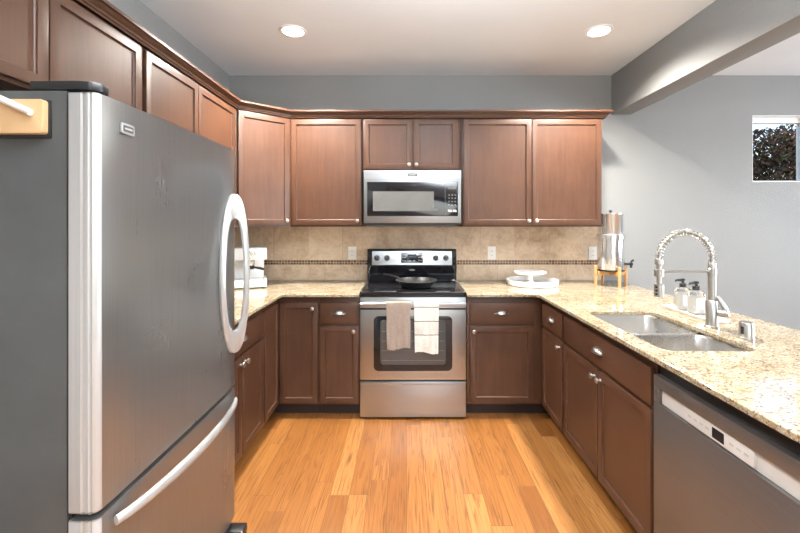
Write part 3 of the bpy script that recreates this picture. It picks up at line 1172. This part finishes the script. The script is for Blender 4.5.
# ring-shaped upper handle
bm = B()
zc, hz = 1.196, .361
E, Cn = Vector((-.784, 1.785, 0)), Vector((-.746, 1.706, 0))
hv = Vector((.0325, .0675, 0))
nv = Vector((.9, -.43, 0)).normalized()
NS = 72


def hp(p, q, w):
    k = math.cos(q * PI / 2)
    c = E.lerp(Cn, k ** .8 if k > 0 else 0)
    return Vector((c.x + p * hv.x + w * nv.x, c.y + p * hv.y + w * nv.y, zc + q * hz))


rows = []
for (sc_p, sc_q, w) in ((1.0, 1.0, -.006), (1.0, 1.0, .006), (.9, .985, .011), (.76, .74, .011), (.68, .69, .005), (.68, .69, -.006)):
    row = []
    for k in range(NS):
        a = 2 * PI * k / NS
        q = math.sin(a)
        pw = math.cos(a)
        pp = math.copysign(abs(pw) ** .75, pw)
        row.append(bm.verts.new(hp(pp * sc_p, q * sc_q, w)))
    rows.append(row)
rows.append(rows[0])
for a, b in zip(rows, rows[1:]):
    for k in range(NS):
        k2 = (k + 1) % NS
        bm.faces.new((a[k], a[k2], b[k2], b[k]))
o = obj('handle', bm, M['handle'], fd)
o['label'] = 'long oval silver handle'
# freezer bar handle
bm = B()
pts, rs = [], []
for k in range(25):
    t = k / 24
    b = math.sin(PI * t) ** .7
    pts.append((-.778 + .047 * b, 1.05 + .735 * t, .628 - .01 * t))
    rs.append(.011 + .004 * b)
add_tube(bm, pts, rs, 12, flat=(1.25, .8))
obj('handle', bm, M['handle'], fz)
FF = Face((-.7885, 0, 0), (0, 1, 0), (1, 0, 0))
bd = obj('badge', FF.plate(B(), rrect(1.080, 1.132, 1.673, 1.703, .006, 4), 0, .0042, .001), M['handle'], fd)
obj('badge_inset', FF.plate(B(), rrect(1.086, 1.126, 1.680, 1.697, .003, 3), .0043, .0048), M['fridge_side'], bd)
bm = FF.plate(B(), rrect(1.091, 1.121, 1.686, 1.691, .002, 3), .0049, .0054)
obj('badge_lettering', bm, M['marking'], bd)
bm = B()
hc = [(-.97, Y0 + .008), (-.845, Y0 + .004), (-.815, Y0 + .010), (-.798, Y0 + .03), (-.80, Y0 + .055), (-.83, Y0 + .08), (-.97, Y0 + .08)]
add_prism(bm, hc, 1.7675, 1.791)
bmesh.ops.bevel(bm, geom=[e for e in bm.edges], offset=.005, segments=2, profile=.6, affect='EDGES')
obj('hinge_cover', bm, M['black'], fr)
bm = B()
add_box(bm, -.86, -.80, Y0 + .03, Y1 - .03, .02, .07, .004)
obj('base_grille', bm, M['black'], fr)
for yy in (Y0 + .035, Y1 - .03):
    bm = B()
    add_box(bm, -.86, -.735, yy - .03, yy + .03, 0.0, .040, .008)
    obj('foot', bm, M['black'], fr)

# pale wooden holder on the fridge side
hd = thing('wooden_holder', 'pale wooden holder with a white bar fixed high on the fridge side', 'holder', (-1.03, .98, 1.65))
obj('shadow_backing', box(-1.19, -.909, 1.0010, 1.0052, 1.642, 1.739, .001), M['black'], hd)  # thin black sheet stands in for the shadow edge around the board
FH = Face((0, 1.0008, 0), (1, 0, 0), (0, -1, 0))
obj('board', FH.plate(B(), rrect(-1.18, -.915, 1.650, 1.737, .008, 4), 0, .017, .003), M['palewood'], hd)
bm = B()
add_tube(bm, [(-1.09, .976, 1.768), (-1.01, .975, 1.734), (-.935, .975, 1.700)], .0085, 10)
obj('bar', bm, M['traywhite'], hd)

# ------------------------------------------------------------------ range
RX0, RX1 = -.3395, .4335
RC = (RX0 + RX1) / 2
rg = thing('range', 'freestanding stainless steel and black electric range between the base cabinets', 'range', (RC, 3.15, 0))
obj('body', box(RX0, RX1, 2.868, 3.478, .016, .900, .003), M['black'], rg)
for sx in (RX0 + .05, RX1 - .05):
    for sy in (2.93, 3.42):
        obj('foot', add_lathe(B(), [(.018, 0.0), (.018, .008), (.010, .009), (.010, .0155)], 16, T(sx, sy, 0)), M['black'], rg)
# cooktop
ck = obj('cooktop', box(RX0, RX1, 2.838, 3.375, .9005, .926, .006, 3), M['blackgloss'], rg)
for sx in (RX0 + .006, RX1 - .012):
    obj('side_trim', box(sx, sx + .006, 2.85, 3.36, .9258, .9285, .001), M['steel'], ck)
for (bx, by, br) in ((-.14, 2.99, .10), (.23, 2.99, .085), (-.14, 3.24, .075), (.23, 3.24, .10)):
    obj('burner_ring', add_lathe(B(), [(br, .9262), (br, .9266), (br - .006, .9266), (br - .006, .9262), (br, .9262)], 40, T(bx, by, 0), cap=False), M['burner'], ck)
# backguard
bm = B()
prof = [(3.476, .9005), (3.377, .9005), (3.377, .99), (3.345, 1.058), (3.372, 1.19), (3.384, 1.200), (3.476, 1.200)]
a = [bm.verts.new((RX0 + .004, y, z)) for y, z in prof]
b = [bm.verts.new((RX1 - .004, y, z)) for y, z in prof]
bm.faces.new(a)
bm.faces.new(b[::-1])
for k in range(len(prof)):
    k2 = (k + 1) % len(prof)
    bm.faces.new((a[k], a[k2], b[k2], b[k]))
bmesh.ops.bevel(bm, geom=list(bm.edges), offset=.004, segments=2, profile=.6, affect='EDGES')
bg = obj('backguard', bm, M['blackgloss'], rg)
FC = Face((0, 3.345, 1.058), (1, 0, 0), (0, -1, 0))
tilt = math.atan2(.027, .132)
FC.m = Matrix.Translation((0, 3.3455, 1.060)) @ Matrix.Rotation(-tilt, 4, 'X') @ Matrix(((1, 0, 0, 0), (0, 0, -1, 0), (0, 1, 0, 0), (0, 0, 0, 1)))
cp = obj('control_panel', FC.plate(B(), rrect(RX0 + .044, RX1 - .044, .006, .124, .006, 4), 0, .006, .002), M['steel'], bg)
for kx in (-.253, -.167, .250, .337):
    k = B()
    add_lathe(k, [(.024, .0062), (.024, .010), (.019, .013), (.0175, .028), (.014, .031), (0, .031)], 24, FC.m @ T(kx, .066, 0))
    FC.slab(k, kx - .003, kx + .003, .066 - .016, .066 + .018, .028, .035, .001)
    ko = obj('knob', k, M['black'], cp)
    obj('knob_mark', FC.slab(B(), kx - .001, kx + .001, .073, .084, .035, .0356), M['marking'], ko)
dp = obj('display', FC.plate(B(), rrect(RC - .092, RC + .092, .022, .112, .006, 4), .0062, .008, .0005), M['blackgloss'], cp)
obj('clock_screen', FC.plate(B(), rrect(RC - .042, RC + .042, .066, .098, .012, 4), .0082, .0088), M['display'], dp)
for sx, sz in [(a, b) for a in (-.078, -.060, .060, .078) for b in (.044, .070, .094)] + [(-.018, .042), (.018, .042)]:
    obj('button', FC.plate(B(), rrect(RC + sx - .006, RC + sx + .006, sz - .004, sz + .004, .003, 3), .0082, .0086), M['marking'], cp)
bm = B()
add_lathe(bm, [(1, 0), (1, .5), (.8, 1), (0, 1.1)], 32, towards((RC, 3.3608, 1.022), (0, -.905, -.425)) @ Matrix.Diagonal((.026, .009, .003, 1)))
obj('badge', bm, M['handle'], bg)
# oven door
FO = Face((0, 2.866, 0), (1, 0, 0), (0, -1, 0))
dr = obj('oven_door', FO.slab(B(), RX0 + .003, RX1 - .003, .288, .888, 0, .031, .005), M['steel'], rg)
obj('window_frame', FO.plate(B(), rrect(RC - .284, RC + .284, .355, .752, .035, 6), .0315, .0335, .001), M['blackgloss'], dr)
obj('window', FO.plate(B(), rrect(RC - .236, RC + .236, .402, .725, .02, 5), .0338, .0346, .0004), M['ovenglass'], dr)
bm = B()
for zz in (.43, .50, .57, .64):
    FO.slab(bm, RC - .225, RC + .225, zz, zz + .004, .03465, .0349)
obj('rack_line', bm, M['mesh'], dr)
obj('vent_gap', FO.slab(B(), RX0 + .006, RX1 - .006, .797, .811, .0305, .0318), M['black'], dr)
hb = B()
FO.slab(hb, RX0 + .008, RX1 - .008, .826, .858, .070, .088, .007, 3)
for sx in (RX0 + .03, RX1 - .05):
    FO.slab(hb, sx, sx + .02, .832, .852, .0312, .0702, .003)
obj('handle', hb, M['steel'], dr)
# storage drawer
dw = obj('storage_drawer', FO.slab(B(), RX0 + .003, RX1 - .003, .018, .276, 0, .026, .004), M['steel'], rg)
obj('drawer_lip', FO.slab(B(), RX0 + .003, RX1 - .003, .252, .274, .0262, .036, .004), M['steel'], dw)


# towels over the oven handle
def towel(name, x0, x1, front_len, back_len, mat, label, seed, thick=.004):
    rnd = random.Random(seed)
    yc, zt = 2.866 - .079, .858
    prof = []
    r = .0125
    nb, nf = 10, 22
    for k in range(nb + 1):
        prof.append((yc + r + .0005, zt - back_len * (1 - k / nb), 'b'))
    for k in range(1, 8):
        a = PI * k / 8
        prof.append((yc + r * math.cos(a), zt + .0015 + .007 * math.sin(a), 't'))
    for k in range(nf + 1):
        prof.append((yc - r - .0005, zt - front_len * k / nf, 'f'))
    nx = 18
    bm = B()
    grid = []
    ph = [rnd.uniform(0, 6) for _ in range(5)]
    for i in range(nx + 1):
        u = i / nx
        row = []
        for j, (y, z, side) in enumerate(prof):
            drop = max(0, (zt - z)) / front_len
            x = x0 + (x1 - x0) * u
            x += .006 * drop * math.sin(3 * u + ph[0])
            wob = drop * (.006 * math.sin(8 * u + ph[1] + 3 * drop) + .0035 * math.sin(15 * u + ph[2] - 5 * drop) + .003 * math.sin(9 * drop + ph[3]))
            if side == 'f':
                yy = y - abs(wob) - .004 * drop
            elif side == 'b':
                yy = min(y + .3 * abs(wob), 2.866 - .0415 + .002)
            else:
                yy = y
            zz = z + (.008 * math.sin(5 * u + ph[4]) * drop ** 4 if side != 't' else 0)
            row.append(bm.verts.new((x, yy, zz)))
        grid.append(row)
    for i in range(nx):
        for j in range(len(prof) - 1):
            bm.faces.new((grid[i][j], grid[i + 1][j], grid[i + 1][j + 1], grid[i][j + 1]))
    o = obj(name, bm, mat)
    md = o.modifiers.new('cloth_thickness', 'SOLIDIFY')
    md.thickness = thick
    md.offset = 0
    tag(o, label, 'towel')
    return o


towel('kitchen_towel', -.143, .030, .322, .30, M['towel_a'], 'taupe terry towel hanging on the left half of the oven handle', 3, .006)
towel('kitchen_towel', .054, .229, .350, .32, M['towel_b'], 'white towel with thin dark stripes hanging on the oven handle', 8)

# skillet
px, py, pz = .075, 3.06, .9292
sk = thing('skillet', 'black skillet on the cooktop of the range', 'skillet', (px, py, pz))
obj('pan', add_lathe(B(), [(0, pz), (.108, pz), (.120, pz + .006), (.152, pz + .047), (.160, pz + .050), (.160, pz + .053), (.150, pz + .053), (.117, pz + .010), (.105, pz + .006), (0, pz + .006)], 48, T(px, py, 0)), M['iron'], sk)
bm = B()
hd_ = Vector((-.80, .6, 0)).normalized()
p0 = Vector((px, py, pz + .046))
add_tube(bm, [p0 + hd_ * .155, p0 + hd_ * .19 + Vector((0, 0, .012)), p0 + hd_ * .27 + Vector((0, 0, .022)), p0 + hd_ * .33 + Vector((0, 0, .024))], [.011, .010, .012, .010], 10, flat=(.6, 1.3))
obj('handle', bm, M['iron'], sk)

# ------------------------------------------------------------------ microwave
MX0, MX1, MZ0, MZ1 = -.335, .428, 1.413, 1.838
mw = thing('microwave', 'over-the-range stainless microwave with black glass door', 'microwave', (RC, 3.3, MZ0))
obj('body', box(MX0 + .003, MX1 - .003, 3.096, 3.483, MZ0 + .004, MZ1 + .003, .002), M['black'], mw)
FM = Face((0, 3.0955, 0), (1, 0, 0), (0, -1, 0))
md_ = obj('door_frame', FM.slab(B(), MX0, MX1, MZ0 + .010, MZ1, 0, .031, .004), M['steel'], mw)
gl = obj('door_glass', FM.plate(B(), rrect(-.308, .402, 1.479, 1.746, .006, 3), .0312, .0335, .0008), M['blackgloss'], mw)
obj('window_mesh', FM.plate(B(), rrect(-.262, .214, 1.518, 1.672, .004, 3), .0337, .0342), M['mesh'], gl)
obj('panel_divider', FM.slab(B(), .300, .303, 1.48, 1.745, .0337, .0343), M['fridge_side'], gl)
obj('display', FM.plate(B(), rrect(.325, .388, 1.690, 1.708, .003, 3), .0337, .0342), M['mesh'], gl)
for i in range(3):
    for j in range(4):
        obj('button', FM.plate(B(), rrect(.327 + .024 * i, .339 + .024 * i, 1.560 + .026 * j, 1.572 + .026 * j, .002, 2), .0337, .0341), M['mesh'], gl)
for i in range(2):
    obj('button', FM.plate(B(), rrect(.324 + .036 * i, .354 + .036 * i, 1.512, 1.528, .002, 2), .0337, .0341), M['marking'], gl)
obj('door_logo', FM.plate(B(), rrect(.188, .250, 1.522, 1.540, .006, 3), .0345, .0349), M['mesh'], gl)
bd = obj('badge', FM.plate(B(), rrect(RC - .037, RC + .037, 1.790, 1.814, .008, 4), .0312, .0325), M['fridge_side'], md_)
bm = B()
for k in range(5):
    FM.slab(bm, RC - .024 + .010 * k, RC - .018 + .010 * k, 1.797, 1.807, .0326, .033)
obj('badge_lettering', bm, M['marking'], bd)
obj('vent_seam', FM.slab(B(), MX0 + .02, MX1 - .02, 1.762, 1.7635, .0305, .0315), M['fridge_side'], md_)
obj('underside', box(MX0 + .02, MX1 - .02, 3.075, 3.46, MZ0 - .004, MZ0 + .0035), M['black'], mw)

# ------------------------------------------------------------------ dishwasher
DY0, DY1 = .932, 1.546
dwz = thing('dishwasher', 'stainless steel dishwasher under the peninsula counter', 'dishwasher', (1.28, 1.24, 0))
obj('tub', box(1.0, 1.595, DY0 + .004, DY1, .11, .875, .002), M['black'], dwz)
obj('toe_kick', box(1.06, 1.595, DY0 + .004, DY1, 0, .109), M['black'], dwz)
FD = Face((.9995, 0, 0), (0, 1, 0), (-1, 0, 0))
dd = B()
FD.slab(dd, DY0 + .006, DY1 - .004, .12, .728, 0, .028, .003)
FD.slab(dd, DY0 + .006, DY1 - .004, .7285, .786, 0, .010, .001)
FD.slab(dd, DY0 + .006, DY1 - .004, .7865, .832, 0, .028, .003)
FD.slab(dd, DY1 - .036, DY1 - .0045, .729, .786, 0.0101, .0276, .001)
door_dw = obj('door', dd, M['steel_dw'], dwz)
obj('handle_pocket', FD.slab(B(), DY0 + .012, DY1 - .0365, .7295, .7855, .0103, .016, .001), M['lightplast'], door_dw)
cpn = obj('control_panel', FD.plate(B(), rrect(1.10, 1.378, .734, .783, .006, 3), .0163, .0235, .002), M['lightplast'], door_dw)
obj('display', FD.plate(B(), rrect(1.205, 1.252, .742, .775, .002, 2), .0236, .0242), M['slotblack'], cpn)
for k in range(4):
    obj('button', FD.plate(B(), rrect(1.265 + .026 * k, 1.281 + .026 * k, .755, .762, .002, 2), .0236, .024), M['marking'], cpn)
for k in range(3):
    obj('button', FD.plate(B(), rrect(1.118 + .026 * k, 1.134 + .026 * k, .755, .762, .002, 2), .0236, .024), M['marking'], cpn)

# ------------------------------------------------------------------ things on the counters
# espresso machine
em = thing('espresso_machine', 'white espresso machine on the left corner of the countertop', 'coffee machine', (-1.2525, 3.16, CT1))
ex0, ex1, ey0, ey1, ez = -1.40, -1.105, 3.02, 3.30, CT1 + .001
obj('base', box(ex0, ex1, ey0, ey1, ez + .008, ez + .065, .006), M['machinewhite'], em)
for sx in (ex0 + .03, ex1 - .03):
    for sy in (ey0 + .03, ey1 - .03):
        obj('foot', add_lathe(B(), [(.012, ez), (.012, ez + .0078)], 12, T(sx, sy, 0)), M['black'], em)
obj('drip_grate', box(ex0 + .03, ex1 - .02, ey0 + .012, ey0 + .13, ez + .0653, ez + .069, .001), M['chrome'], em)
obj('column', box(ex0 + .02, ex1 - .02, ey0 + .145, ey1, ez + .0655, ez + .222, .004), M['machinewhite'], em)
hd2 = obj('head', box(ex0, ex1, ey0 + .005, ey1, ez + .2225, ez + .316, .008), M['machinewhite'], em)
FE = Face((0, ey0 + .005, 0), (1, 0, 0), (0, -1, 0))
obj('dial_ring', add_lathe(B(), [(.026, 0.0), (.026, .006), (.020, .008), (.020, .003), (0, .003)], 28, FE.m @ T(-1.215, ez + .27, 0)), M['chrome'], hd2)
obj('dial', add_lathe(B(), [(.017, .0032), (.016, .016), (0, .018)], 24, FE.m @ T(-1.215, ez + .27, 0)), M['lightplast'], hd2)
obj('switch', FE.plate(B(), rrect(-1.165, -1.135, ez + .258, ez + .264, .002, 2), 0.0, .003), M['lightplast'], hd2)
obj('group_head', add_lathe(B(), [(.033, ez + .175), (.036, ez + .18), (.036, ez + .222)], 24, T(-1.23, ey0 + .075, 0)), M['chrome'], em)
bm = B()
add_lathe(bm, [(.030, ez + .145), (.034, ez + .150), (.034, ez + .1745), (0, ez + .1745)], 24, T(-1.23, ey0 + .075, 0))
add_tube(bm, [(-1.20, ey0 + .06, ez + .16), (-1.155, ey0 + .005, ez + .156), (-1.13, ey0 - .02, ez + .15)], [.008, .011, .010], 10)
obj('portafilter', bm, M['black'], em)
em.location = (-1.285, 3.16, CT1)
em.rotation_euler = (0, 0, math.radians(21))

# white tray with pedestal stand
tx, ty = 1.045, 3.262
tr = obj('round_tray', add_lathe(B(), [(0, CT1 + .0006), (.198, CT1 + .0006), (.206, CT1 + .004), (.210, CT1 + .040), (.208, CT1 + .044), (.203, CT1 + .044), (.198, CT1 + .010), (.19, CT1 + .008), (0, CT1 + .008)], 64, T(tx, ty, 0)), M['traywhite'])
tag(tr, 'large round white rimmed tray on the countertop right of the range', 'tray')
cz = CT1 + .0088
cs = thing('pedestal_stand', 'small white pedestal cake stand with beaded edge standing in the round tray', 'cake stand', (tx - .025, ty - .03, cz))
obj('foot', add_lathe(B(), [(0, cz), (.07, cz), (.068, cz + .006), (.04, cz + .014), (.022, cz + .03), (.018, cz + .06), (.025, cz + .078), (.05, cz + .084), (0, cz + .084)], 40, T(tx - .025, ty - .03, 0)), M['ceramic'], cs)
pl = obj('plate', add_lathe(B(), [(0, cz + .0845), (.112, cz + .0845), (.120, cz + .092), (.122, cz + .099), (.117, cz + .100), (.112, cz + .095), (0, cz + .093)], 56, T(tx - .025, ty - .03, 0)), M['ceramic'], cs)
bm = B()
for k in range(40):
    a = 2 * PI * k / 40
    t = bmesh.new()
    bmesh.ops.create_icosphere(t, subdivisions=2, radius=.0075)
    merge(bm, t, 0, T(tx - .025 + .121 * math.cos(a), ty - .03 + .121 * math.sin(a), cz + .099))
obj('beaded_edge', bm, M['ceramic'], pl)

# water filter and its stand
wx, wy = 1.662, 3.19
st = thing('filter_stand', 'four-legged bamboo stand on the counter under the steel water filter', 'stand', (wx, wy, CT1))
sz = CT1 + .0006
bm = B()
for k in range(2):
    t = box(-.112, .112, -.011, .011, 0, .034, .003)
    merge(bm, t, 0, Matrix.Translation((wx, wy, sz + .088 + (.0 if k == 0 else .0002))) @ Matrix.Rotation(math.radians(2 + 90 * k), 4, 'Z'))
obj('cross_bar', bm, M['bamboo'], st)
for k in range(4):
    a = math.radians(2 + 90 * k)
    c0 = Vector((wx + .124 * math.cos(a), wy + .124 * math.sin(a), 0))
    obj('leg', add_lathe(B(), [(.0105, sz), (.013, sz + .10), (.013, sz + .158), (.010, sz + .162), (0, sz + .162)], 16, T(c0.x, c0.y, 0)), M['bamboo'], st)
wf = thing('water_filter', 'tall polished steel two-chamber gravity water filter on a bamboo stand', 'water filter', (wx, wy, sz + .123))
wz = sz + .1235
obj('base_ring', add_lathe(B(), [(.100, wz), (.103, wz + .003), (.103, wz + .010), (.098, wz + .012), (0, wz + .012)], 40, T(wx, wy, 0)), M['black'], wf)
obj('lower_chamber', add_lathe(B(), [(.098, wz + .0125), (.099, wz + .018), (.099, wz + .245), (.104, wz + .248), (.104, wz + .258), (0, wz + .258)], 48, T(wx, wy, 0)), M['chrome'], wf)
obj('collar', add_lathe(B(), [(.104, wz + .2585), (.108, wz + .262), (.108, wz + .292), (.104, wz + .296), (0, wz + .296)], 48, T(wx, wy, 0)), M['chrome'], wf)
obj('upper_chamber', add_lathe(B(), [(.094, wz + .2965), (.095, wz + .30), (.095, wz + .452), (.097, wz + .456), (.097, wz + .462), (.09, wz + .466), (0, wz + .468)], 48, T(wx, wy, 0)), M['chrome'], wf)
obj('lid_knob', add_lathe(B(), [(.008, wz + .4685), (.008, wz + .474), (.014, wz + .478), (.014, wz + .488), (.009, wz + .491), (0, wz + .491)], 20, T(wx, wy, 0)), M['black'], wf)
bm = B()
a0 = math.radians(-8)
dv = Vector((math.cos(a0), math.sin(a0), 0))
p0 = Vector((wx, wy, wz + .055)) + dv * .099
add_lathe(bm, [(.016, 0), (.016, .006), (.010, .008), (.010, .045), (.013, .046), (.013, .066), (0, .068)], 16, towards(p0, dv))
add_tube(bm, [p0 + dv * .056, p0 + dv * .056 + Vector((0, 0, -.03))], .010, 10)
add_tube(bm, [p0 + dv * .056, p0 + dv * .058 + Vector((0, 0, .022)), p0 + dv * .075 + Vector((0, 0, .032))], [.007, .007, .009], 8)
obj('spigot', bm, M['black'], wf)

# wall outlets
FW = Face((0, WALL_Y - .0083, 0), (1, 0, 0), (0, -1, 0))
for x, lab in ((-.482, 'white wall outlet on the tile left of the range'), (.757, 'white wall outlet on the tile between range and white tray'),
               (1.655, 'white wall outlet on the tile beside the water filter')):
    z = 1.157
    o = thing('wall_outlet', lab, 'outlet', (x, WALL_Y - .01, z), 'outlets on the backsplash')
    obj('plate', FW.plate(B(), rrect(x - .036, x + .036, z - .058, z + .058, .005, 4), 0, .005, .0015), M['outlet'], o)
    for dz in (-.020, .020):
        so = obj('socket', FW.plate(B(), rrect(x - .016, x + .016, z + dz - .014, z + dz + .014, .007, 4), .0052, .0068, .0005), M['outlet'], o)
        b2 = B()
        for sx in (-.006, .006):
            FW.slab(b2, x + sx - .0012, x + sx + .0012, z + dz - .004, z + dz + .006, .0069, .0073)
        obj('slots', b2, M['slot'], so)

# ------------------------------------------------------------------ recessed ceiling lamps
lamps = [(-.777, 2.685, 'round recessed ceiling lamp on the left, above the fridge side'),
         (1.318, 2.685, 'round recessed ceiling lamp on the right, beside the dropped beam'),
         (-.3, -1.0, 'round recessed ceiling lamp added unseen behind the camera, left one'),  # out of view, added to brighten the room
         (1.318, -.3, 'round recessed ceiling lamp added unseen behind the camera, right one')]  # second unseen lamp, also added for brightness
for x, y, lab in lamps:
    o = thing('recessed_lamp', lab, 'ceiling lamp', (x, y, CEIL), 'recessed ceiling lamps')
    obj('trim_ring', add_lathe(B(), [(.092, CEIL - .0005), (.090, CEIL - .006), (.074, CEIL - .008), (.070, CEIL - .004), (.070, CEIL - .0005), (.092, CEIL - .0005)], 40, T(x, y, 0), cap=False), M['white'], o)
    obj('lens', add_lathe(B(), [(.0695, CEIL - .001), (.0695, CEIL - .004), (.05, CEIL - .006), (0, CEIL - .007)], 40, T(x, y, 0)), M['lens'], o)
    ld = bpy.data.lights.new('lamp_light', 'SPOT')
    ld.energy = LAMP_W * 4
    ld.color = LAMP_COL
    ld.spot_size = math.radians(150)
    ld.spot_blend = 0.9
    ld.shadow_soft_size = .06
    lo = bpy.data.objects.new('lamp_light', ld)
    COL.objects.link(lo)
    lo.location = (0, 0, -.02)
    lo.parent = o
